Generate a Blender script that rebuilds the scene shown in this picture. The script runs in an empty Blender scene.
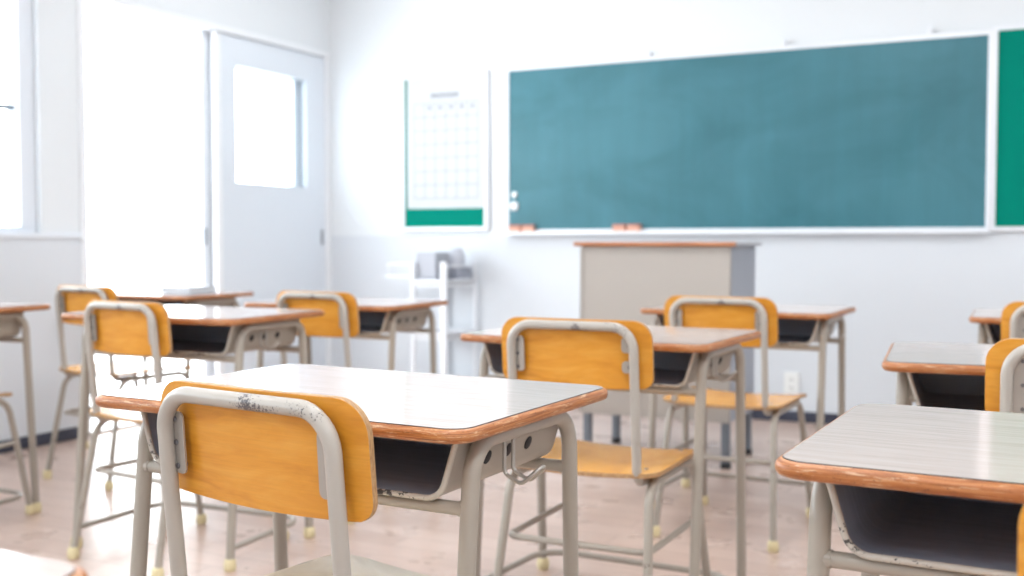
import bpy, bmesh, math, random
from mathutils import Vector, Matrix

random.seed(7)
S = bpy.context.scene
COL = S.collection
PI = math.pi
R = math.radians

# ------------------------------------------------------------------ materials
def lin(r, g, b):
    f = lambda c: (c / 255 / 12.92) if c / 255 <= .04045 else ((c / 255 + .055) / 1.055) ** 2.4
    return (f(r), f(g), f(b), 1)

def mat(name, col, rough=.5, metal=0.0, spec=.5, coat=0.0):
    m = bpy.data.materials.new(name)
    m.use_nodes = True
    b = m.node_tree.nodes['Principled BSDF']
    b.inputs['Base Color'].default_value = col
    b.inputs['Roughness'].default_value = rough
    b.inputs['Metallic'].default_value = metal
    b.inputs['Specular IOR Level'].default_value = spec
    if coat:
        b.inputs['Coat Weight'].default_value = coat
        b.inputs['Coat Roughness'].default_value = .12
    return m

def nodes(m):
    return m.node_tree.nodes, m.node_tree.links, m.node_tree.nodes['Principled BSDF']

def coords(m, scale, rot=(0, 0, 0), kind='Object'):
    n, l, b = nodes(m)
    tc = n.new('ShaderNodeTexCoord'); mp = n.new('ShaderNodeMapping')
    mp.inputs['Scale'].default_value = scale
    mp.inputs['Rotation'].default_value = rot
    l.new(tc.outputs[kind], mp.inputs['Vector'])
    return mp.outputs['Vector']

def noise(m, vec, scale, detail=4, rough=.55, dist=0.0):
    n, l, b = nodes(m)
    t = n.new('ShaderNodeTexNoise')
    t.inputs['Scale'].default_value = scale
    t.inputs['Detail'].default_value = detail
    t.inputs['Roughness'].default_value = rough
    t.inputs['Distortion'].default_value = dist
    l.new(vec, t.inputs['Vector'])
    return t.outputs['Fac']

def ramp(m, fac, stops):
    n, l, b = nodes(m)
    r = n.new('ShaderNodeValToRGB')
    el = r.color_ramp.elements
    while len(el) < len(stops):
        el.new(.5)
    for e, (p, c) in zip(el, stops):
        e.position = p; e.color = c
    l.new(fac, r.inputs['Fac'])
    return r.outputs['Color']

def mix(m, fac, a, bcol, mode='MIX'):
    n, l, b = nodes(m)
    x = n.new('ShaderNodeMix'); x.data_type = 'RGBA'; x.blend_type = mode
    for sock, v in ((x.inputs[0], fac), (x.inputs[6], a), (x.inputs[7], bcol)):
        if hasattr(v, 'links'):
            l.new(v, sock)
        else:
            sock.default_value = v
    return x.outputs[2]

def to_base(m, c):
    n, l, b = nodes(m)
    l.new(c, b.inputs['Base Color'])

def bump(m, h, strength=.1, dist=.002):
    n, l, b = nodes(m)
    k = n.new('ShaderNodeBump')
    k.inputs['Strength'].default_value = strength
    k.inputs['Distance'].default_value = dist
    l.new(h, k.inputs['Height']); l.new(k.outputs['Normal'], b.inputs['Normal'])

BLACK = (0, 0, 0, 1); WHITE = (1, 1, 1, 1)
M = {}
# painted walls
M['wall_paint'] = mat('wall_paint', (.77, .80, .825, 1), .7, spec=.3)
v = coords(M['wall_paint'], (1, 1, 1))
bump(M['wall_paint'], noise(M['wall_paint'], v, 90, 3), .06, .002)
M['wainscot_paint'] = mat('wainscot_paint', (.685, .718, .76, 1), .55, spec=.35)
bump(M['wainscot_paint'], noise(M['wainscot_paint'], coords(M['wainscot_paint'], (1, 1, 1)), 60, 3), .05, .002)
M['ceiling_paint'] = mat('ceiling_paint', (.86, .86, .86, 1), .8)
M['trim_paint'] = mat('trim_paint', (.76, .80, .86, 1), .4)
M['door_paint'] = mat('door_paint', (.73, .78, .84, 1), .42)
M['door_edge'] = mat('door_edge', (.85, .87, .90, 1), .35)
M['handle_grey'] = mat('handle_grey', lin(120, 128, 138), .4, .4)
M['baseboard_vinyl'] = mat('baseboard_vinyl', lin(58, 62, 78), .45)
# floor: pinkish vinyl planks
m = M['floor_vinyl'] = mat('floor_vinyl', (.5, .45, .4, 1), .2, spec=.4)
n, l, b = nodes(m)
vec = coords(m, (1, 1, 1))
bt = n.new('ShaderNodeTexBrick')
bt.offset = .37; bt.squash = 1
bt.inputs['Scale'].default_value = 1
bt.inputs['Mortar Size'].default_value = .0022
bt.inputs['Mortar Smooth'].default_value = .3
bt.inputs['Bias'].default_value = 0
bt.inputs['Brick Width'].default_value = .92
bt.inputs['Row Height'].default_value = .105
bt.inputs['Color1'].default_value = lin(208, 185, 173)
bt.inputs['Color2'].default_value = lin(196, 171, 158)
bt.inputs['Mortar'].default_value = lin(168, 143, 129)
l.new(vec, bt.inputs['Vector'])
g = noise(m, coords(m, (3, 45, 1)), 2.2, 5, .6, .4)
gc = ramp(m, g, [(.3, (.86, .85, .84, 1)), (.72, (1.06, 1.05, 1.04, 1))])
to_base(m, mix(m, 1.0, bt.outputs['Color'], gc, 'MULTIPLY'))
rr = n.new('ShaderNodeMapRange'); rr.inputs[3].default_value = .22; rr.inputs[4].default_value = .36
l.new(noise(m, vec, 5, 3), rr.inputs[0]); l.new(rr.outputs[0], b.inputs['Roughness'])
# beige enamel tube, with chips in the paint
def enamel(name, base, chip, amount, sc=60, above=None):
    m = mat(name, base, .3, spec=.5)
    v = coords(m, (1, 1, 1))
    big = noise(m, v, 9 if sc < 100 else 14, 2)
    small = noise(m, v, sc, 5, .7)
    n, l, b = nodes(m)
    mm = n.new('ShaderNodeMath'); mm.operation = 'MULTIPLY'
    l.new(big, mm.inputs[0]); l.new(small, mm.inputs[1])
    fac = mm.outputs[0]
    if above is not None:       # hands rub the paint off the top bend only
        sp = n.new('ShaderNodeSeparateXYZ'); l.new(v, sp.inputs[0])
        mr = n.new('ShaderNodeMapRange'); mr.inputs[1].default_value = above - .05; mr.inputs[2].default_value = above
        l.new(sp.outputs['Z'], mr.inputs[0])
        m2 = n.new('ShaderNodeMath'); m2.operation = 'MULTIPLY'
        l.new(fac, m2.inputs[0]); l.new(mr.outputs[0], m2.inputs[1]); fac = m2.outputs[0]
    f = ramp(m, fac, [(amount, BLACK), (amount + .012, WHITE)])
    to_base(m, mix(m, f, base, chip))
    return m
M['enamel'] = enamel('enamel', lin(163, 155, 144), lin(96, 82, 74), .425)
M['enamel_worn'] = enamel('enamel_worn', lin(174, 168, 160), lin(78, 74, 78), .292, 300, .735)
M['enamel_scuffed'] = enamel('enamel_scuffed', lin(186, 180, 170), lin(60, 56, 54), .305, 90)
M['zinc'] = mat('zinc', lin(176, 172, 166), .32, .55)
M['steel'] = mat('steel', lin(120, 120, 124), .35, .8)
M['dark_bore'] = mat('dark_bore', lin(22, 24, 30), .6)
m = M['tray_dark'] = mat('tray_dark', lin(50, 54, 62), .38, spec=.5)
to_base(m, ramp(m, noise(m, coords(m, (2, 14, 2)), 6, 4), [(.3, lin(132, 143, 162)), (.75, lin(152, 162, 180))]))
M['rubber_cap'] = mat('rubber_cap', lin(224, 210, 168), .6)
# laminate top with fine grain along the desk
m = M['laminate'] = mat('laminate', (.62, .61, .6, 1), .12, spec=.55)
g = noise(m, coords(m, (2.2, 60, 1)), 3.2, 6, .62, .25)
to_base(m, ramp(m, g, [(.26, lin(178, 163, 156)), (.5, lin(197, 182, 175)), (.74, lin(205, 192, 186))]))
M['laminate_edge'] = mat('laminate_edge', lin(56, 46, 44), .5)
# wooden desk rim: brown lacquer rubbed through to pale ply
m = M['rim_wood'] = mat('rim_wood', lin(176, 104, 58), .38, spec=.5)
lay = noise(m, coords(m, (4, 4, 190)), 3.0, 4, .6, .3)
c1 = ramp(m, lay, [(.3, lin(116, 64, 30)), (.5, lin(168, 102, 54)), (.7, lin(192, 136, 86))])
wear = noise(m, coords(m, (10, 10, 120)), 2.6, 6, .72, .5)
wf = ramp(m, wear, [(.54, BLACK), (.63, WHITE)])
c2 = mix(m, wf, c1, lin(206, 170, 134))
dk = noise(m, coords(m, (40, 40, 110)), 4, 5, .75)
df = ramp(m, dk, [(.60, BLACK), (.66, WHITE)])
to_base(m, mix(m, df, c2, lin(84, 46, 28)))
# orange-yellow lacquered plywood
def ply(name, a, bb, c, rough=.3):
    m = mat(name, bb, rough, spec=.5)
    v = coords(m, (2.0, 2.0, 9))
    g = noise(m, v, 2.6, 5, .6, 1.8)
    fine = noise(m, coords(m, (4, 4, 120)), 3, 3, .6)
    col = ramp(m, g, [(.28, a), (.5, bb), (.74, c)])
    fc = ramp(m, fine, [(.3, (.93, .92, .9, 1)), (.7, (1.03, 1.03, 1.03, 1))])
    to_base(m, mix(m, 1.0, col, fc, 'MULTIPLY'))
    return m
M['ply'] = ply('ply', lin(198, 128, 36), lin(214, 146, 48), lin(223, 160, 66))
M['ply_seat_lit'] = ply('ply_seat_lit', lin(240, 220, 190), lin(248, 232, 206), lin(250, 238, 216), .2)  # near seat: reflected light lightened into the wood colour
M['ply_seat'] = ply('ply_seat', lin(208, 140, 50), lin(222, 158, 66), lin(230, 172, 86), .24)
m = M['ply_edge'] = mat('ply_edge', lin(168, 128, 84), .55)
to_base(m, ramp(m, noise(m, coords(m, (30, 160, 30)), 4, 4), [(.3, lin(140, 98, 58)), (.7, lin(196, 160, 116))]))
# boards
m = M['chalk_green'] = mat('chalk_green', lin(62, 122, 138), .42, spec=.5)
sm = noise(m, coords(m, (1.2, 1, 2.2)), 1.3, 4, .55, .6)
st = noise(m, coords(m, (14, 1, 1.2)), 1.0, 3, .6, .2)
ca = ramp(m, sm, [(.34, lin(36, 102, 113)), (.62, lin(54, 116, 129))])
cb = ramp(m, st, [(.4, (.97, .97, .97, 1)), (.75, (1.07, 1.06, 1.06, 1))])
to_base(m, mix(m, 1.0, ca, cb, 'MULTIPLY'))
M['felt_green'] = mat('felt_green', lin(0, 128, 110), .9, spec=.1)
M['alu'] = mat('alu', (.80, .82, .86, 1), .35, .15)
M['paper'] = mat('paper', (.60, .62, .65, 1), .8, spec=.2)
M['print_grey'] = mat('print_grey', lin(150, 154, 168), .8)
M['print_dark'] = mat('print_dark', lin(70, 72, 92), .8)
M['magnet'] = mat('magnet', (.88, .90, .92, 1), .3)
M['eraser_felt'] = mat('eraser_felt', lin(222, 176, 156), .9)
M['eraser_back'] = mat('eraser_back', lin(188, 128, 112), .7)
# teacher's podium
M['podium_panel'] = mat('podium_panel', lin(174, 167, 160), .5)
M['podium_side'] = mat('podium_side', lin(164, 169, 180), .5)
m = M['podium_wood'] = mat('podium_wood', lin(184, 120, 80), .4)
to_base(m, ramp(m, noise(m, coords(m, (2, 30, 30)), 3, 4), [(.3, lin(164, 98, 60)), (.7, lin(196, 134, 92))]))
M['podium_top'] = mat('podium_top', lin(176, 176, 182), .35)
M['cart_white'] = mat('cart_white', (.80, .82, .86, 1), .35)
M['grey_plastic'] = mat('grey_plastic', lin(196, 199, 208), .5)
M['box_grey'] = mat('box_grey', lin(172, 175, 184), .6)
M['dark_plastic'] = mat('dark_plastic', lin(150, 154, 166), .5)
M['outlet_white'] = mat('outlet_white', (.84, .85, .84, 1), .4)
M['concrete'] = mat('concrete', (.78, .78, .78, 1), .9)
# glass: clear thin pane
def glass(name):
    m = bpy.data.materials.new(name); m.use_nodes = True
    n, l = m.node_tree.nodes, m.node_tree.links
    n.clear()
    o = n.new('ShaderNodeOutputMaterial'); x = n.new('ShaderNodeMixShader')
    t = n.new('ShaderNodeBsdfTransparent'); g = n.new('ShaderNodeBsdfGlossy')
    t.inputs[0].default_value = (.95, .97, .98, 1); g.inputs['Roughness'].default_value = .02
    x.inputs[0].default_value = .06
    l.new(t.outputs[0], x.inputs[1]); l.new(g.outputs[0], x.inputs[2]); l.new(x.outputs[0], o.inputs[0])
    return m
M['glass'] = glass('glass')
m = M['lamp_glow'] = mat('lamp_glow', WHITE, .5)
nodes(m)[2].inputs['Emission Color'].default_value = (1, .98, .95, 1)
nodes(m)[2].inputs['Emission Strength'].default_value = 3

# ------------------------------------------------------------------ geometry
def link(name, bm, mats, parent=None, smooth=None, bevel=0):
    bmesh.ops.remove_doubles(bm, verts=bm.verts, dist=1e-6)
    bmesh.ops.recalc_face_normals(bm, faces=bm.faces)
    me = bpy.data.meshes.new(name)
    bm.to_mesh(me); bm.free()
    for x in (mats if isinstance(mats, (list, tuple)) else [mats]):
        me.materials.append(M[x])
    if smooth is not None:
        for p in me.polygons:
            p.use_smooth = True
        me.set_sharp_from_angle(angle=R(smooth))
    o = bpy.data.objects.new(name, me)
    COL.objects.link(o)
    if parent is not None:
        o.parent = parent
    if bevel:
        bv = o.modifiers.new('Bevel', 'BEVEL')
        bv.width = bevel; bv.segments = 2; bv.limit_method = 'ANGLE'; bv.angle_limit = R(50)
    return o

def tag(o, label=None, cat=None, group=None, kind=None):
    if label: o['label'] = label
    if cat: o['category'] = cat
    if group: o['group'] = group
    if kind: o['kind'] = kind
    return o

def empty(name, loc=(0, 0, 0), rz=0):
    o = bpy.data.objects.new(name, None)
    o.empty_display_size = .1
    o.location = loc; o.rotation_euler = (0, 0, rz)
    COL.objects.link(o)
    return o

def copy_tree(o, parent=None):
    c = o.copy(); COL.objects.link(c)
    if parent is not None:
        c.parent = parent
    for ch in list(o.children):
        copy_tree(ch, c)
    return c

def box(bm, x0, x1, y0, y1, z0, z1, mi=0):
    vs = [bm.verts.new((x, y, z)) for z in (z0, z1) for y in (y0, y1) for x in (x0, x1)]
    for f in ((0, 2, 3, 1), (4, 5, 7, 6), (0, 1, 5, 4), (2, 6, 7, 3), (0, 4, 6, 2), (1, 3, 7, 5)):
        bm.faces.new([vs[i] for i in f]).material_index = mi

def rrect(w, d, r, n=6, cx=0, cy=0):
    pts = []
    for sx, sy, a0 in ((1, 1, 0), (-1, 1, 90), (-1, -1, 180), (1, -1, 270)):
        for i in range(n + 1):
            a = R(a0 + 90 * i / n)
            pts.append((cx + sx * (w / 2 - r) + r * math.cos(a), cy + sy * (d / 2 - r) + r * math.sin(a)))
    return pts

def ringstack(bm, rings, mi=0, cap_mi=None):
    """closed loops of 3D points joined into a skin, capped at both ends"""
    vr = [[bm.verts.new(p) for p in r] for r in rings]
    k = len(vr[0])
    for a, b2 in zip(vr, vr[1:]):
        for i in range(k):
            bm.faces.new((a[i], a[(i + 1) % k], b2[(i + 1) % k], b2[i])).material_index = mi
    for r in (vr[0], vr[-1]):
        bm.faces.new(r).material_index = mi if cap_mi is None else cap_mi

def fillet(pts, rad, n=6):
    """polyline with rounded corners"""
    pts = [Vector(p) for p in pts]
    if not isinstance(rad, (list, tuple)):
        rad = [rad] * (len(pts) - 2)
    out = [pts[0]]
    for i in range(1, len(pts) - 1):
        p, a, b2 = pts[i], (pts[i - 1] - pts[i]), (pts[i + 1] - pts[i])
        la, lb = a.length, b2.length
        a.normalize(); b2.normalize()
        ang = a.angle(b2)
        t = min(rad[i - 1] / math.tan(ang / 2), la * .49 if i > 1 else la * .98, lb * .49 if i < len(pts) - 2 else lb * .98)
        r = t * math.tan(ang / 2)
        c = p + (a + b2).normalized() * (r / math.sin(ang / 2))
        s = p + a * t - c; e = p + b2 * t - c
        tot = s.angle(e)
        ax = s.cross(e).normalized()
        for k in range(n + 1):
            out.append(c + Matrix.Rotation(tot * k / n, 3, ax) @ s)
    out.append(pts[-1])
    return out

def tube(bm, path, r, seg=12, mi=0, flat=None):
    path = [Vector(p) for p in path]
    t = (path[1] - path[0]).normalized()
    ref = Vector((0, 0, 1)) if abs(t.z) < .9 else Vector((1, 0, 0))
    nrm = t.cross(ref).normalized()
    rings = []
    for i, p in enumerate(path):
        if i == 0: tt = path[1] - path[0]
        elif i == len(path) - 1: tt = path[-1] - path[-2]
        else: tt = (path[i + 1] - path[i]).normalized() + (path[i] - path[i - 1]).normalized()
        tt.normalize()
        nrm = (nrm - tt * nrm.dot(tt)).normalized()
        bi = tt.cross(nrm)
        rings.append([p + (nrm * math.cos(2 * PI * k / seg) + bi * math.sin(2 * PI * k / seg)) * r for k in range(seg)])
    ringstack(bm, rings, mi)

def disc(bm, c, axis, r, h, seg=12, mi=0, r2=None):
    axis = Vector(axis).normalized()
    ref = Vector((0, 0, 1)) if abs(axis.z) < .9 else Vector((1, 0, 0))
    u = axis.cross(ref).normalized(); w = axis.cross(u)
    c = Vector(c)
    r2 = r if r2 is None else r2
    rings = []
    for d, rr_ in ((0, r), (h * .75, r), (h, r2 if r2 != r else r * .9)):
        rings.append([c + axis * d + (u * math.cos(2 * PI * k / seg) + w * math.sin(2 * PI * k / seg)) * rr_ for k in range(seg)])
    ringstack(bm, rings, mi)

def cap(bm, x, y, r=.0165, h=.034, seg=14):
    rings = [[(x + rr_ * r * math.cos(2 * PI * k / seg), y + rr_ * r * math.sin(2 * PI * k / seg), z * h) for k in range(seg)]
             for z, rr_ in ((0, .82), (.1, .95), (.35, 1.04), (.65, 1.0), (.88, .9), (1, .74))]
    ringstack(bm, rings)

def solid_plate(bm, w, h, rt, rb, fn, th, ncol=34, nrow=7, rim=1, belly=0):
    """rounded plate in (u,v); fn(u,v) -> centre point, normal ; thickness th"""
    us = [-w / 2 * math.cos(PI * i / ncol) for i in range(ncol + 1)]
    def lim(u):
        e = w / 2 - abs(u)
        top = h / 2; bot = -h / 2
        if e < rt: top -= rt - math.sqrt(max(0, rt * rt - (rt - e) ** 2))
        bot -= belly * (1 - (2 * u / w) ** 2)
        if e < rb: bot += rb - math.sqrt(max(0, rb * rb - (rb - e) ** 2))
        return bot, top
    grids = []
    for s in (1, -1):
        g = []
        for u in us:
            b0, t0 = lim(u)
            c = []
            for j in range(nrow + 1):
                vv = b0 + (t0 - b0) * j / nrow
                p, nn = fn(u, vv)
                c.append(bm.verts.new(Vector(p) + Vector(nn) * (s * th / 2)))
            g.append(c)
        grids.append(g)
    for g in grids:
        for i in range(ncol):
            for j in range(nrow):
                bm.faces.new((g[i][j], g[i + 1][j], g[i + 1][j + 1], g[i][j + 1]))
    a, b2 = grids
    for i in range(ncol):
        for j in (0, nrow):
            bm.faces.new((a[i][j], a[i + 1][j], b2[i + 1][j], b2[i][j])).material_index = rim
    for i in (0, ncol):
        for j in range(nrow):
            bm.faces.new((a[i][j], a[i][j + 1], b2[i][j + 1], b2[i][j])).material_index = rim

# ------------------------------------------------------------------ camera frame constants (room)
XW, YW = -4.178, 5.746          # left wall, front wall
XR, YB, ZC = 2.3, -2.4, 2.85    # right wall, back wall, ceiling

def struct(name, bm, mats, parent=None, label=None, bevel=0):
    o = link(name, bm, mats, parent, bevel=bevel)
    if parent is None:
        o['kind'] = 'structure'
    if label: o['label'] = label
    return o

bm = bmesh.new(); box(bm, XW - .15, XR + .15, YB - .15, YW + .15, -.12, 0); struct('floor', bm, 'floor_vinyl')
bm = bmesh.new(); box(bm, XW - .15, XR + .15, YB - .15, YW + .15, ZC, ZC + .12); struct('ceiling', bm, 'ceiling_paint')
bm = bmesh.new(); box(bm, XW - .15, XR + .15, YW, YW + .15, 0, ZC); struct('wall_front', bm, 'wall_paint')
bm = bmesh.new(); box(bm, XR, XR + .15, YB, YW, 0, ZC); struct('wall_right', bm, 'wall_paint')
bm = bmesh.new(); box(bm, XW - .15, XR + .15, YB - .15, YB, 0, ZC); struct('wall_back', bm, 'wall_paint')
# left wall with a doorway and windows
DY0, DY1, DZ = 3.800, 5.712, 2.085
WZ0, WZ1 = .975, 2.45
WIN = [(1.55, 3.545), (-.65, 1.35), (-2.2, -.85)]
bm = bmesh.new()
X0, X1 = XW - .15, XW
box(bm, X0, X1, DY1, YW, 0, ZC)
box(bm, X0, X1, DY0, DY1, DZ, ZC)
prev = DY0
for a, b2 in WIN:
    box(bm, X0, X1, b2, prev, 0, ZC)
    box(bm, X0, X1, a, b2, 0, WZ0 - .03)
    box(bm, X0, X1, a, b2, WZ1, ZC)
    prev = a
box(bm, X0, X1, YB, prev, 0, ZC)
struct('wall_left', bm, 'wall_paint')
# lower wall paint: thin dado boards
bm = bmesh.new()
box(bm, XW, XW + .004, YB, DY0 - .035, .055, .945)
struct('trim_1', bm, 'wainscot_paint', label='pale blue-grey lower wall band under the window')
bm = bmesh.new()
box(bm, XW, XR, YW - .004, YW, .055, .965)
struct('trim_2', bm, 'wainscot_paint', label='pale grey lower wall band below the chalkboard')
bm = bmesh.new()
box(bm, XW - .02, XW + .014, YB, DY0 - .035, .945, .972)
struct('trim_3', bm, 'trim_paint', label='narrow sill rail along the left wall', bevel=.004)
bm = bmesh.new(); box(bm, XW + .004, XW + .014, YB, DY0 - .03, 0, .056); struct('baseboard_left', bm, 'baseboard_vinyl', bevel=.003)
bm = bmesh.new(); box(bm, XW, XR, YW - .014, YW - .004, 0, .056); struct('baseboard_front', bm, 'baseboard_vinyl', bevel=.003)
# windows
for i, (a, b2) in enumerate(WIN):
    bm = bmesh.new()
    fx0, fx1 = XW - .11, XW - .03
    w = .085
    box(bm, fx0, fx1, a, b2, WZ0 - .03, WZ0 + .02); box(bm, fx0, fx1, a, b2, WZ1 - w, WZ1)
    box(bm, fx0, fx1, a, a + w, WZ0 + .02, WZ1 - w); box(bm, fx0, fx1, b2 - w, b2, WZ0 + .02, WZ1 - w)
    c = (a + b2) / 2
    box(bm, fx0 + .01, fx1 - .01, c - .03, c + .03, WZ0 + .02, WZ1 - w)
    wf = struct('window_%d' % (i + 1), bm, 'trim_paint', bevel=.004)
    bm = bmesh.new(); box(bm, fx0 + .036, fx0 + .042, a + w, b2 - w, WZ0 + .02, WZ1 - w); link('pane', bm, 'glass', wf)
    bm = bmesh.new(); box(bm, fx0 + .03, fx0 + .05, a + w, b2 - w, 1.518, 1.540); link('muntin', bm, 'handle_grey', wf)
# door frame
bm = bmesh.new()
box(bm, XW - .156, XW + .012, DY0 - .035, DY0 + .004, 0, DZ + .03)
box(bm, XW - .156, XW + .012, DY1 - .001, DY1 + .030, 0, DZ + .03)
box(bm, XW - .156, XW + .012, DY0, DY1, DZ - .004, DZ + .03)
box(bm, XW - .15, XW + .004, DY0, DY1, 0, .012)
struct('trim_4', bm, 'door_edge', label='white frame around the sliding doors', bevel=.003)
def door_leaf(name, y0, y1, xc, label, pulls, edge):
    th = .034
    x0, x1 = xc - th / 2, xc + th / 2
    gy0, gy1, gz0, gz1 = y0 + .150, y0 + .815, 1.25, 1.925
    z0, z1 = .014, DZ - .008
    bm = bmesh.new()
    box(bm, x0, x1, y0 + .045, gy0, z0, z1); box(bm, x0, x1, gy1, y1, z0, z1)
    box(bm, x0, x1, gy0, gy1, z0, gz0); box(bm, x0, x1, gy0, gy1, gz1, z1)
    d = struct(name, bm, 'door_paint', label=label)
    bm = bmesh.new(); box(bm, x0 - .002, x1 + .002, y0, y0 + .045, z0, z1); link('edge_strip', bm, edge, d, bevel=.003)
    bm = bmesh.new()
    t = .012
    for q in ((gy0, gy1, gz0, gz0 + t), (gy0, gy1, gz1 - t, gz1), (gy0, gy0 + t, gz0 + t, gz1 - t), (gy1 - t, gy1, gz0 + t, gz1 - t)):
        box(bm, x0 - .003, x1 + .003, *q)
    link('window_bead', bm, 'door_paint', d, bevel=.002)
    bm = bmesh.new(); box(bm, xc - .003, xc + .003, gy0 + t, gy1 - t, gz0 + t, gz1 - t); link('pane', bm, 'glass', d)
    for hy in pulls:
        bm = bmesh.new()
        ring = [[(x1 + dx, hy + py, .957 + pz) for py, pz in rrect(.018, .095, .008, 4)] for dx in (-.004, .0035)]
        ringstack(bm, ring); link('pull', bm, 'handle_grey', d)
    return d
door_leaf('door_1', 4.722, 5.711, XW - .028, 'pale grey sliding door leaf with a square window, shut against the corner', (5.678,), 'door_edge')
door_leaf('door_2', 4.662, 5.70, XW - .078, 'sliding door leaf pushed open behind the front leaf', (4.684,), 'door_paint')
# paving outside the doorway
bm = bmesh.new(); box(bm, XW - 5.0, XW - .15, YB - 3, YW + 3, -.16, -.03)
struct('ground', bm, 'concrete', label='pale paving outside the open doorway')

bm = bmesh.new(); box(bm, XW - 1.35, XW - .15, YB - 1, YW + 1, 2.62, 2.74)  # unseen slab added to keep high sky light off the front wall
struct('sky_blocker', bm, 'concrete', label='unseen concrete slab added outside to cut the sky light')

# ------------------------------------------------------------------ student desk
DW, DD, DT = .65, .482, .70
def make_desk():
    root = empty('student_desk')
    # origin: floor under the middle of the top; student side is -Y
    y0, y1 = -DD / 2, DD / 2
    zb = DT - .0192
    bm = bmesh.new()
    rings = []
    prof = [(zb, .006), (zb + .0016, .0028), (zb + .005, .0006), (zb + .009, 0), (zb + .0135, .0006), (zb + .0162, .0026), (zb + .0180, .0065)]
    for z, ins in prof:
        rings.append([(x, y, z) for x, y in rrect(DW - 2 * ins, DD - 2 * ins, .034 - ins * .5)])
    ringstack(bm, rings)
    top = link('desktop', bm, 'rim_wood', root, smooth=40)
    bm = bmesh.new()
    rings = [[(x, y, z) for x, y in rrect(DW - 2 * i, DD - 2 * i, .031)] for z, i in ((zb + .0165, .0068), (zb + .0185, .0068), (DT, .0076))]
    ringstack(bm, rings, 1)
    bm.faces.ensure_lookup_table(); bm.faces[-1].material_index = 0
    link('laminate_surface', bm, ['laminate', 'laminate_edge'], top)
    # inverted-U leg frames, biased to the student side
    r = .0122
    ix = DW / 2 - .037
    zt = zb - r
    fy0, fy1, ty0, ty1 = y0 + .030, y0 + .42, y0 + .088, y0 + .388
    def leg_y(z, near):
        a, b2 = (fy0, ty0) if near else (fy1, ty1)
        return a + (b2 - a) * z / zt
    for s in (-1, 1):
        bm = bmesh.new()
        tube(bm, fillet([(s * ix, fy0, .018), (s * ix, ty0, zt), (s * ix, ty1, zt), (s * ix, fy1, .018)], .055, 8), r, 14)
        f = link('leg_frame', bm, 'enamel', root, smooth=50)
        for y in (fy0, fy1):
            bm = bmesh.new(); cap(bm, s * ix, y, .0175, .034)
            link('foot_cap', bm, 'rubber_cap', f, smooth=50)
    # cross rails that carry the book tray
    zr = .582
    for near in (True, False):
        bm = bmesh.new(); y = leg_y(zr, near)
        tube(bm, [(-ix + .005, y, zr), (ix - .005, y, zr)], .0095, 12)
        for s in (-1, 1):
            tube(bm, [(s * (ix - .006), y, zr), (s * (ix - .014), y, zr)], .0106, 12)
        link('cross_rail', bm, 'enamel', root, smooth=50)
    # U-shaped foot bar
    zf = .060
    bm = bmesh.new()
    yn, yf = leg_y(zf, True), leg_y(zf, False) - .005
    xi = ix - .012
    tube(bm, fillet([(-ix, yn, zf), (-xi, yf, zf), (xi, yf, zf), (ix, yn, zf)], .09, 8), .0085, 12)
    link('foot_bar', bm, 'enamel', root, smooth=50)
    # sheet steel book tray
    bt0, bt1 = y0 + .066, y0 + .392
    hz1, hz0 = zb - .001, zr + .0105
    hw_t, hw_b = ix - .008, ix - .034
    def prof_pts(o):
        # trapezoid with round lower corners, shrunk by o
        base = fillet([(-hw_t + o, 0, hz1), (-hw_b + o * .9, 0, hz0 + o), (hw_b - o * .9, 0, hz0 + o), (hw_t - o, 0, hz1)], .030, 7)
        return [(p.x, p.z) for p in base]
    po, pi_ = prof_pts(0), prof_pts(.0016)
    bm = bmesh.new()
    def sheet(pts, ya, yb, mi, back):
        A = [bm.verts.new((x, ya, z)) for x, z in pts]; B = [bm.verts.new((x, yb, z)) for x, z in pts]
        for i in range(len(pts) - 1):
            bm.faces.new((A[i], A[i + 1], B[i + 1], B[i])).material_index = mi
        if back:
            bm.faces.new(B).material_index = mi
        return A
    A = sheet(po, bt0, bt1, 0, True); B = sheet(pi_, bt0, bt1 - .0016, 0, True)
    for i in range(len(A) - 1):
        bm.faces.new((A[i], A[i + 1], B[i + 1], B[i]))
    for s in (-1, 1):
        for k in range(3):
            t = .52
            xx = s * (hw_b + (hw_t - hw_b) * (1 - t) + .0004)
            zz = hz0 + (hz1 - hz0) * (1 - t)
            nx = Vector((s * (hz1 - hz0), 0, -(hw_t - hw_b))).normalized()
            disc(bm, (xx, bt0 + .100 + .062 * k, zz), nx, .0102, .0012, 14, 1)
    tr = link('book_tray', bm, ['enamel', 'dark_bore'], root, smooth=40)
    bm = bmesh.new()
    pl = prof_pts(.0022)
    A = [bm.verts.new((x, bt0 + .004, z)) for x, z in pl]; B = [bm.verts.new((x, bt1 - .004, z)) for x, z in pl]
    for i in range(len(pl) - 1):
        bm.faces.new((A[i], A[i + 1], B[i + 1], B[i]))
    bm.faces.new(B)
    link('tray_lining', bm, 'tray_dark', tr, smooth=40)
    bm = bmesh.new()
    tube(bm, [(x, bt0, z) for x, z in prof_pts(.002)], .0042, 8)
    link('tray_lip', bm, 'enamel_scuffed', tr, smooth=60)
    # bag hook on the right side: a bent wire pair that ends in a J
    for s in (1,):
        bm = bmesh.new()
        hx = s * (ix - .004); yy = y0 + .205
        a = fillet([(hx - s * .004, yy - .013, zt - .004), (hx - s * .004, yy - .013, zt - .060), (hx + s * .022, yy - .013, zt - .073), (hx + s * .044, yy - .013, zt - .054)], [.010, .010], 5)
        c = [Vector((p.x, 2 * yy - p.y, p.z)) for p in reversed(a)]
        tip = [Vector((hx + s * .047, yy - .008, zt - .050)), Vector((hx + s * .049, yy, zt - .048)), Vector((hx + s * .047, yy + .008, zt - .050))]
        tube(bm, a + tip + c, .0030, 8)
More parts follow.
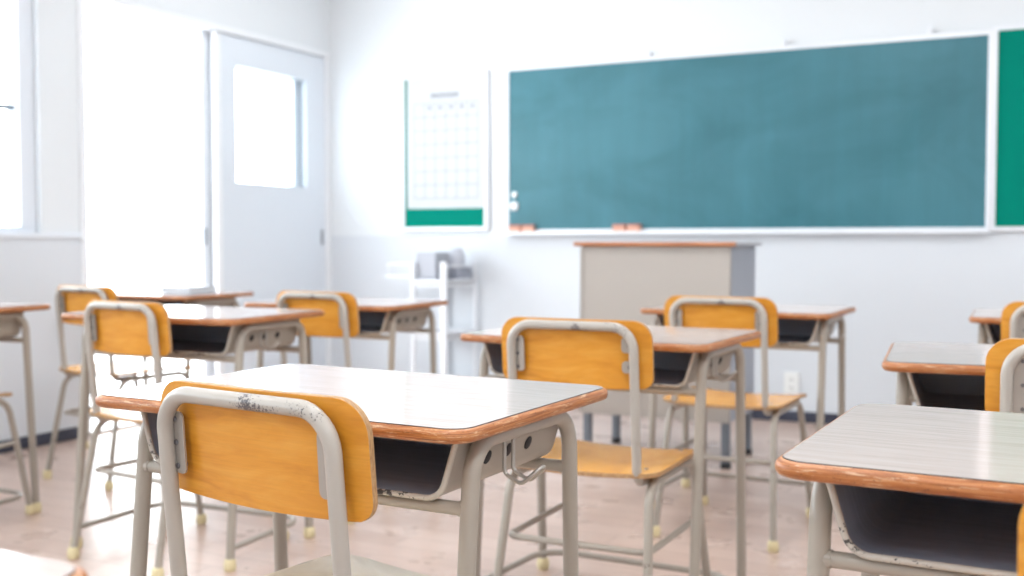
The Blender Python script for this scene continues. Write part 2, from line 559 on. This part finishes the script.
        link('bag_hook', bm, 'zinc', root, smooth=60)
    return root

# ------------------------------------------------------------------ student chair
def make_chair(tabs=False, seat_up=0, top_up=0, ph=.147, seat_mat='ply_seat', wide=False):
    root = empty('student_chair')
    r = .0104
    # bent plywood seat
    bm = bmesh.new()
    def fseat(u, v):
        z = .424 + seat_up + .010 * (u / .19) ** 2 - .006 - .010 * max(0, (v - .10) / .09) ** 2
        return (u, v, z), (0, 0, 1)
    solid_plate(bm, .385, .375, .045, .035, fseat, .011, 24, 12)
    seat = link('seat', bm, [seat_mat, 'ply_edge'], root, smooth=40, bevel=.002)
    for x, y in ((-.15, -.13), (.15, -.13), (-.15, .12), (.15, .12)):
        bm = bmesh.new(); p, _ = fseat(x, y)
        disc(bm, (x, y, p[2] + .0045), (0, 0, 1), .005, .0022, 10); link('screw', bm, 'steel', seat, smooth=50)
    # back tube: curls under the seat, rises with a slight lean
    yb, yt, zt = -.178, -.210, .747 + top_up
    sx = .1455
    path = fillet([(-sx, -.095, .4045), (-sx, yb, .4045), (-sx, yt, zt), (sx, yt, zt), (sx, yb, .4045), (sx, -.095, .4045)], [.036, .050, .050, .036], 8)
    bm = bmesh.new(); tube(bm, path, r, 14)
    bt = link('back_tube', bm, 'enamel_worn', root, smooth=50)
    def ytube(z): return yb + (yt - yb) * (z - .4045) / (zt - .4045)
    # curved backrest in front of the tube
    w, h = .360, ph
    zc = .7605 + top_up - h / 2
    def fback(u, v):
        z = zc + v
        y = ytube(z) + r + (.0052) + .011 * (u / (w / 2)) ** 2
        sl = 2 * .011 * u / (w / 2) ** 2
        return (u, y, z), Vector((sl, -1, -.07)).normalized()
    bm = bmesh.new()
    solid_plate(bm, w, h, .044, .024, fback, .010, belly=.006)
    back = link('backrest', bm, ['ply', 'ply_edge'], root, smooth=40, bevel=.0018)
    # steel brackets between tube and plywood, with screws
    for s in (-1, 1):
        pieces = [(zc - .006, .112 if wide else .080)] if not (tabs and s == 1) else [(zc + .022, .034), (zc - .026, .026)]
        for zm, hh in pieces:
            bw = .050 if wide else .0245
            u = s * (sx - .006 - bw / 2)
            p, nn = fback(u, zm - zc)
            c = Vector(p) + nn * .0150
            tx = Vector((-nn.y, nn.x, 0)).normalized() * (1 if -nn.y > 0 else -1)
            tz = nn.cross(tx); tz = tz if tz.z > 0 else -tz
            bm = bmesh.new()
            ringstack(bm, [[c + tx * a + tz * b2 + nn * d for a, b2 in rrect(bw, hh, .0085, 5)] for d in (-.0012, .0012)])
            br = link('bracket', bm, 'zinc', root, smooth=40)
            for off in ((-hh * .38, 0, hh * .38) if hh > .05 else (0,)):
                bm = bmesh.new()
                q = c + tz * off + tx * (s * .004)
                tube(bm, [q, q - nn * .0105], .0042, 8)
                disc(bm, q + nn * .001, nn, .0038, .0022, 10)
                link('screw', bm, 'steel', br, smooth=50)
    # side leg frames
    for s in (-1, 1):
        bm = bmesh.new()
        tube(bm, fillet([(s * .188, -.235, .018), (s * .166, -.160, .403 + seat_up), (s * .166, .165, .403 + seat_up), (s * .188, .245, .018)], .062, 8), r, 14)
        f = link('leg_frame', bm, 'enamel', root, smooth=50)
        for y in (-.235, .245):
            bm = bmesh.new(); cap(bm, s * .188, y, .0168, .034)
            link('foot_cap', bm, 'rubber_cap', f, smooth=50)
    # U-shaped stretcher
    z = .255
    t = z / .403
    xr = .188 - .022 * t
    yr, yf = -.235 + .075 * t, .245 - .08 * t
    bm = bmesh.new()
    tube(bm, fillet([(-xr, yf, z), (-xr + .004, yr + .012, z), (xr - .004, yr + .012, z), (xr, yf, z)], .03, 6), .0075, 12)
    link('stretcher', bm, 'enamel', root, smooth=50)
    return root

desk0 = make_desk()
chairN = make_chair(seat_up=.010, top_up=-.007, ph=.142, seat_mat='ply_seat_lit')
chairW = make_chair(wide=True)
chair0 = make_chair()
chairT = make_chair(tabs=True)

DESKS = [  # centre x, y, rotation, label
    (-.980, 1.415, -0.9, 'glossy white-topped desk with its tray behind the nearest chipped-tube chair'),
    (-1.037, 2.635, -1.5, 'desk served by the chair whose right bracket is two short tabs'),
    (-.998, 3.835, -1.0, 'desk standing right in front of the teacher podium'),
    (-2.400, 2.605, 2.6, 'white glossy desk showing three dark holes in its tray side'),
    (-2.489, 3.537, 3.1, 'desk standing in front of the white utility cart'),
    (-3.660, 3.779, 0.8, 'far desk at the open doorway with a pale booklet on top'),
    (-3.445, 2.455, 1.0, 'desk beside the window wall, cut off by the left picture edge'),
    (.050, 1.375, -1.3, 'near desk with a grained pale top and worn brown rim, large at the lower right'),
    (-.018, 2.475, 5.5, 'desk directly behind the grained near desk, its dark tray open'),
    (.044, 3.897, 2.0, 'farthest right desk, only a brown corner showing against the front wall'),
    (-.930, .326, 0, 'nearest desk, only a white corner at the bottom left of the picture'),
]
for i, (x, y, rot, lab) in enumerate(DESKS):
    o = desk0 if i == 0 else copy_tree(desk0)
    o.location = (x, y, 0); o.rotation_euler = (0, 0, R(rot))
    if i in (0, 7):          # slightly crooked frames
        o.rotation_euler = (0, R(.4 if i == 0 else .3), R(rot)); o.location.z = .0015
    if i in (3, 6):          # taller size of the same desk
        o.scale = (1, 1, 1.022)
    tag(o, lab, 'desk', 'student desks in rows')

CHAIRS = [  # centre x, y, rotation, label
    (-.851, 1.237, -7.8, 'nearest wooden chair with a white chipped back tube, at the glossy front desk'),
    (-.974, 2.425, 0.5, 'orange-backed chair with two short tabs as its right bracket'),
    (-.959, 3.529, -1.6, 'orange-backed chair at the desk before the teacher podium'),
    (-2.384, 2.509, -6.6, 'orange-backed chair at the desk with three holes in its side'),
    (-2.273, 3.249, -5.2, 'orange-backed chair at the desk in front of the white cart'),
    (-3.361, 3.253, -6.0, 'orange-backed chair before the open doorway, next to the left wall'),
    (-3.280, 2.330, 14.0, 'chair at the window-wall desk, only its seat edge and front legs showing'),
    (.150, 1.090, 0, 'chair at the grained near desk, only a sliver of its back showing'),
    (.042, 2.320, 2.7, 'orange-backed chair cut by the right picture edge, behind the grained near desk'),
    (.016, 3.630, -2.0, 'farthest right chair, its small orange back cut by the picture edge'),
]
for i, (x, y, rot, lab) in enumerate(CHAIRS):
    o = chairN if i == 0 else (chairT if i == 1 else (chair0 if i == 2 else (chairW if i == 8 else copy_tree(chairW if i == 9 else chair0))))
    o.location = (x, y, 0); o.rotation_euler = (0, 0, R(rot))
    tag(o, lab, 'chair', 'wooden student chairs')

# ------------------------------------------------------------------ front wall furniture
def frame_boxes(bm, x0, x1, z0, z1, w, y0, y1, mi=0):
    box(bm, x0 - w, x1 + w, y0, y1, z1, z1 + w, mi); box(bm, x0 - w, x1 + w, y0, y1, z0 - w, z0, mi)
    box(bm, x0 - w, x0, y0, y1, z0, z1, mi); box(bm, x1, x1 + w, y0, y1, z0, z1, mi)
YF = YW - .004
# chalkboard
cb = empty('chalkboard', (-1.63, YF, .99))
def L(o, x, y, z):
    return (x - o.location.x, y - o.location.y, z - o.location.z)
def child_box(name, mats, root, x0, x1, y0, y1, z0, z1, bevel=0):
    bm = bmesh.new()
    a = L(root, x0, y0, z0); b2 = L(root, x1, y1, z1)
    box(bm, a[0], b2[0], a[1], b2[1], a[2], b2[2])
    return link(name, bm, mats, root, bevel=bevel)
tag(cb, 'long blue-green chalkboard in a white frame on the front wall', 'chalkboard')
child_box('writing_surface', 'chalk_green', cb, -2.897, -.360, YF - .018, YF, .999, 1.908)
bm = bmesh.new()
frame_boxes(bm, -2.897 + 1.63, -.360 + 1.63, .999 - .99, 1.908 - .99, .020, -.026, 0)
link('frame', bm, 'alu', cb, bevel=.003)
bm = bmesh.new()
tz = .975 - .99
ya = -.060
for s in ((-1.287, 1.290, ya, -.02, tz - .006, tz), (-1.287, 1.290, ya - .004, ya, tz - .006, tz + .010)):
    box(bm, *s)
link('chalk_tray', bm, 'alu', cb, bevel=.002)
for x in (-2.052, -1.323, -.624):
    bm = bmesh.new()
    box(bm, x + 1.63 - .011, x + 1.63 + .011, -.03, 0, 1.928 - .99, 1.952 - .99)
    tube(bm, fillet([(x + 1.63, -.018, 1.945 - .99), (x + 1.63, -.018, 1.972 - .99), (x + 1.63, -.040, 1.972 - .99), (x + 1.63, -.040, 1.955 - .99)], .006, 4), .003, 8)
    link('hanging_hook', bm, 'alu', cb, bevel=.001)
# green pin boards on both sides
def pin_board(name, x0, x1, z0, z1, lab):
    o = empty(name, ((x0 + x1) / 2, YF, z0)); tag(o, lab, 'notice board', 'green notice boards beside the chalkboard')
    child_box('felt', 'felt_green', o, x0, x1, YF - .014, YF, z0, z1)
    bm = bmesh.new()
    frame_boxes(bm, x0 - o.location.x, x1 - o.location.x, 0, z1 - z0, .022, -.024, 0)
    link('frame', bm, 'alu', o, bevel=.003)
    return o
pin_board('notice_board', -3.606, -3.060, 1.016, 1.905, 'green notice board carrying the white timetable sheet, left of the chalkboard')
pin_board('notice_board', -.318, .240, 1.000, 1.921, 'bare bright green notice board at the right end of the chalkboard')
# timetable sheet
ts = empty('timetable_sheet', (-3.327, YF - .015, 1.125))
tag(ts, 'white printed timetable sheet pinned on the left green board', 'poster')
px0, px1, pz0, pz1 = -3.588, -3.066, 1.127, 1.912
child_box('sheet', 'paper', ts, px0, px1, YF - .0165, YF - .0145, pz0, pz1)
bm = bmesh.new()
yy0, yy1 = YF - .0175, YF - .0164
def pr(x0, x1, z0, z1, mi=0):
    a = L(ts, x0, yy0, z0); b2 = L(ts, x1, yy1, z1)
    box(bm, a[0], b2[0], a[1], b2[1], a[2], b2[2], mi)
W_, H_ = px1 - px0, pz1 - pz0
gx0, gx1, gz0, gz1 = px0 + .05, px1 - .035, pz0 + .06, pz1 - .16
for k in range(7):
    x = gx0 + (gx1 - gx0) * k / 6; pr(x - .002, x + .002, gz0, gz1)
for k in range(8):
    z = gz0 + (gz1 - gz0) * k / 7; pr(gx0, gx1, z - .002, z + .002)
link('printed_grid', bm, ['print_grey'], ts)
bm = bmesh.new()
for k in range(8):
    x = px0 + .17 + .024 * k
    pr(x, x + .016, pz1 - .115, pz1 - .108); pr(x + .006, x + .010, pz1 - .122, pz1 - .098); pr(x + .001, x + .015, pz1 - .128, pz1 - .123)
for k in range(5):
    x = gx0 + (gx1 - gx0) * (k + 1.5) / 6
    pr(x - .009, x + .009, gz1 - .028, gz1 - .023); pr(x - .003, x + .003, gz1 - .042, gz1 - .015)
link('printed_marks', bm, ['print_dark'], ts)
# magnets
for z, rad, lab in ((1.199, .017, 'small round white magnet on the left chalkboard edge, the upper one'), (1.134, .026, 'larger round white magnet on the left chalkboard edge, below the smaller')):
    bm = bmesh.new(); disc(bm, (0, 0, 0), (0, -1, 0), rad, .012, 20)
    o = link('magnet', bm, 'magnet', smooth=50); o.location = (-2.862, YF - .018, z)
    tag(o, lab, 'magnet', 'round magnets on the chalkboard')
# erasers on the tray
def eraser(x, lab):
    o = empty('blackboard_eraser', (x, YF - .044, .975)); tag(o, lab, 'eraser', 'erasers on the chalk tray')
    bm = bmesh.new(); ringstack(bm, [[(a, b2, z) for a, b2 in rrect(.075 - i, .036 - i, .006)] for z, i in ((.001, .002), (.004, 0), (.034, 0))]); link('felt_pad', bm, 'eraser_felt', o)
    bm = bmesh.new(); ringstack(bm, [[(a, b2, z) for a, b2 in rrect(.076 - i, .037 - i, .006)] for z, i in ((.034, 0), (.046, 0), (.050, .006))]); link('backing', bm, 'eraser_back', o)
    return o
for x, lab in ((-2.845, 'pinkish eraser at the far left end of the chalk tray'), (-2.760, 'pinkish eraser second from the left end of the chalk tray'),
               (-2.205, 'pinkish eraser on the tray above the podium, the left of the two'), (-2.120, 'pinkish eraser on the tray above the podium, the right of the two')):
    eraser(x, lab)
# wall socket
so = empty('wall_socket', (-1.270, YF, .197)); tag(so, 'white wall socket low on the front wall, right of the podium', 'socket')
bm = bmesh.new(); ringstack(bm, [[(a, y, b2) for a, b2 in rrect(.076 - i, .120 - i, .008)] for y, i in ((0, 0), (-.006, 0), (-.009, .006))]); link('plate', bm, 'outlet_white', so)
for z in (-.022, .022):
    bm = bmesh.new(); ringstack(bm, [[(a, y, b2 + z) for a, b2 in rrect(.032, .026, .006)] for y in (-.0085, -.0105)])
    box(bm, -.008, -.005, -.0112, -.010, z - .006, z + .006, 1); box(bm, .005, .008, -.0112, -.010, z - .006, z + .006, 1)
    link('outlet', bm, ['outlet_white', 'dark_bore'], so)

# ------------------------------------------------------------------ teacher podium
pd = empty('teacher_podium', (-1.552, 4.60, 0))
tag(pd, 'grey teacher podium with a brown-edged top standing before the chalkboard', 'podium')
hx, hy0, hy1 = .328, -.20, .20
bm = bmesh.new(); box(bm, -hx, hx, hy0, hy0 + .018, .19, .911); link('front_panel', bm, 'podium_panel', pd, bevel=.003)
for s in (-1, 1):
    bm = bmesh.new(); box(bm, *sorted((s * hx, s * (hx - .018))), hy0 + .018, hy1, .19, .911); link('side_panel', bm, 'podium_side', pd, bevel=.003)
bm = bmesh.new(); box(bm, -hx + .018, hx - .018, hy0 + .018, hy1, .50, .518); link('shelf', bm, 'podium_panel', pd)
bm = bmesh.new(); box(bm, -hx + .018, hx - .018, hy0 + .018, hy1, .19, .208); link('bottom_panel', bm, 'podium_panel', pd)
bm = bmesh.new(); box(bm, -.352, .352, -.205, .215, .911, .927); top = link('top', bm, 'podium_top', pd, bevel=.002)
bm = bmesh.new(); ringstack(bm, [[(-.353, y, z) for y, z in EDGE] for EDGE in ([(-.205, .910), (-.222, .912), (-.224, .919), (-.222, .9265), (-.205, .928)],)] + [[(.353, y, z) for y, z in ((-.205, .910), (-.222, .912), (-.224, .919), (-.222, .9265), (-.205, .928))]])
link('front_edge', bm, 'podium_wood', top)
bm = bmesh.new()
frame_boxes(bm, -hx + .012, hx - .012, .202, .893, .012, hy0 - .004, hy0)
link('front_trim', bm, 'podium_panel', pd, bevel=.002)
for sx in (-1, 1):
    for y in (hy0 + .03, hy1 - .03):
        bm = bmesh.new(); box(bm, sx * (hx - .022) - .016, sx * (hx - .022) + .016, y - .016, y + .016, .02, .19); lg = link('leg', bm, 'handle_grey', pd, bevel=.003)
        bm = bmesh.new(); disc(bm, (sx * (hx - .022), y, 0), (0, 0, 1), .022, .024, 12); link('foot_cap', bm, 'dark_bore', lg, smooth=50)

# ------------------------------------------------------------------ white cart at the front wall
ct = empty('utility_cart', (-3.217, 5.53, 0))
tag(ct, 'white utility cart with open shelves below the timetable sheet', 'cart')
cw, cd = .105, .185
for z in (.70, .40, .12):
    bm = bmesh.new()
    box(bm, -cw, cw, -cd, cd, z - .012, z)
    for q in ((-cw, cw, -cd, -cd + .008), (-cw, cw, cd - .008, cd), (-cw, -cw + .008, -cd, cd), (cw - .008, cw, -cd, cd)):
        box(bm, *q, z - .026, z + .016)
    link('shelf', bm, 'cart_white', ct, bevel=.002)
for sx in (-1, 1):
    for sy in (-1, 1):
        w_ = .019 if (sx, sy) == (1, -1) else .010
        px, py = sx * (cw - .004), sy * (cd - .004)
        bm = bmesh.new(); ringstack(bm, [[(px + a, py + b2, z) for a, b2 in rrect(2 * w_, .022, .006, 3)] for z in (.05, .815)])
        p = link('post', bm, 'cart_white', ct, smooth=50)
        bm = bmesh.new(); disc(bm, (px, py - .009, .025), (0, 1, 0), .025, .018, 14); link('caster', bm, 'dark_plastic', p, smooth=50)
bm = bmesh.new()
tube(bm, fillet([(-cw, -cd + .02, .80), (-cw - .19, -cd + .02, .80), (-cw - .19, cd - .02, .80), (-cw, cd - .02, .80)], .03, 5), .006, 8)
tube(bm, [(-cw - .19, -cd + .05, .80), (-cw - .19, -cd + .05, .735)], .005, 8); tube(bm, [(-cw - .19, cd - .05, .80), (-cw - .19, cd - .05, .735)], .005, 8)
box(bm, -cw - .19, -cw, -cd + .02, cd - .02, .725, .735)
link('side_flap', bm, 'cart_white', ct, smooth=40)
bm = bmesh.new(); tube(bm, [(cw - .004, -cd, .79), (cw - .004, cd, .79)], .006, 8); tube(bm, [(-cw, cd - .004, .79), (cw, cd - .004, .79)], .006, 8); link('guard_rail', bm, 'cart_white', ct, smooth=50)
# things on the cart
fb = empty('file_box', (-3.240, 5.455, .70)); tag(fb, 'pale grey document box on the top cart shelf, nearer the front edge', 'box')
bm = bmesh.new(); box(bm, -.072, .060, -.085, .075, .020, .170); link('body', bm, 'box_grey', fb, bevel=.006)
bm = bmesh.new(); box(bm, -.074, .062, -.088, .078, .001, .022); link('tray_base', bm, 'dark_plastic', fb, bevel=.003)
pj = empty('desk_machine', (-3.205, 5.62, .70)); tag(pj, 'darker grey rounded machine on the top cart shelf behind the box', 'machine')
bm = bmesh.new(); ringstack(bm, [[(a + .015, b2, z) for a, b2 in rrect(.145 - i, .15 - i, .03)] for z, i in ((.001, .01), (.010, 0), (.060, .004), (.080, .02))]); link('body', bm, 'dark_plastic', pj, smooth=40)
bm = bmesh.new(); ringstack(bm, [[(a + .03, b2 - .02, z) for a, b2 in rrect(.085 - i, .10 - i, .03)] for z, i in ((.080, 0), (.150, .004), (.190, .03))]); link('cover', bm, 'grey_plastic', pj, smooth=40)
# booklet on the far desk
x, y = -3.50, 3.76
bk = empty('booklet', (x, y, DT), R(8)); tag(bk, 'pale booklet lying on the far desk before the open doorway', 'book')
bm = bmesh.new(); box(bm, -.075, .075, -.10, .10, .001, .003); box(bm, -.075, .075, -.10, .10, .029, .031); box(bm, -.077, -.074, -.10, .10, .001, .031); link('cover', bm, 'grey_plastic', bk)
bm = bmesh.new(); box(bm, -.073, .072, -.098, .098, .0032, .0288); link('pages', bm, 'paper', bk)

# ------------------------------------------------------------------ lights
def area(name, loc, rot, sx, sy, power, col=(1, 1, 1)):
    d = bpy.data.lights.new(name, 'AREA'); d.shape = 'RECTANGLE'; d.size = sx; d.size_y = sy; d.energy = power; d.color = col
    o = bpy.data.objects.new(name, d); o.location = loc; o.rotation_euler = rot; COL.objects.link(o)
    return o
k = 0
for x, y in [(-3.0, .9), (-3.0, 4.55), (-.95, -1.3), (-.95, .9), (-.95, 3.1), (1.1, -1.3), (1.1, .9), (1.1, 3.1)]:  # all out of view; front left lamp added to brighten the corner
    f = empty('ceiling_lamp', (x, y, ZC)); tag(f, 'unseen long white fluorescent ceiling lamp', 'lamp', 'ceiling lamps')
    bm = bmesh.new(); box(bm, -.11, .11, -.62, .62, -.05, 0); link('housing', bm, 'trim_paint', f, bevel=.004)
    bm = bmesh.new(); tube(bm, [(-.05, -.6, -.07), (-.05, .6, -.07)], .016, 10); tube(bm, [(.05, -.6, -.07), (.05, .6, -.07)], .016, 10); link('lamp_tubes', bm, 'lamp_glow', f, smooth=50)
    area('ceiling_lamp_light', (x, y, ZC - .10), (0, 0, 0), .22, 1.2, 11 if x < -2 else 19, (.95, .98, 1))
w = bpy.data.worlds.new('sky'); S.world = w; w.use_nodes = True
bg = w.node_tree.nodes['Background']
bg.inputs[0].default_value = (.91, .965, 1, 1); bg.inputs[1].default_value = 8.0
# daylight through the openings
for i, (a, b2, z0, z1) in enumerate([(DY0, 4.65, .02, DZ)] + [(a, b2, WZ0, WZ1) for a, b2 in WIN]):
    d = area('window_daylight', (XW - .16, (a + b2) / 2, (z0 + z1) / 2), (0, R(-90), 0), z1 - z0, b2 - a, 1)
    d.data.cycles.is_portal = True

# ------------------------------------------------------------------ camera
cd_ = bpy.data.cameras.new('camera')
cam = bpy.data.objects.new('camera', cd_); COL.objects.link(cam)
cd_.sensor_width = 36; cd_.lens = 1108 / 1024 * 36
cam.location = (0, 0, .93); cam.rotation_euler = (R(90 - 2.4), 0, R(26.7))
cd_.dof.use_dof = True; cd_.dof.focus_distance = 1.42; cd_.dof.aperture_fstop = 4.2
cd_.clip_start = .02
S.camera = cam
S.view_settings.view_transform = 'Standard'
S.view_settings.look = 'None'
S.view_settings.exposure = .28
S.view_settings.gamma = 1
S.view_settings.use_curve_mapping = False
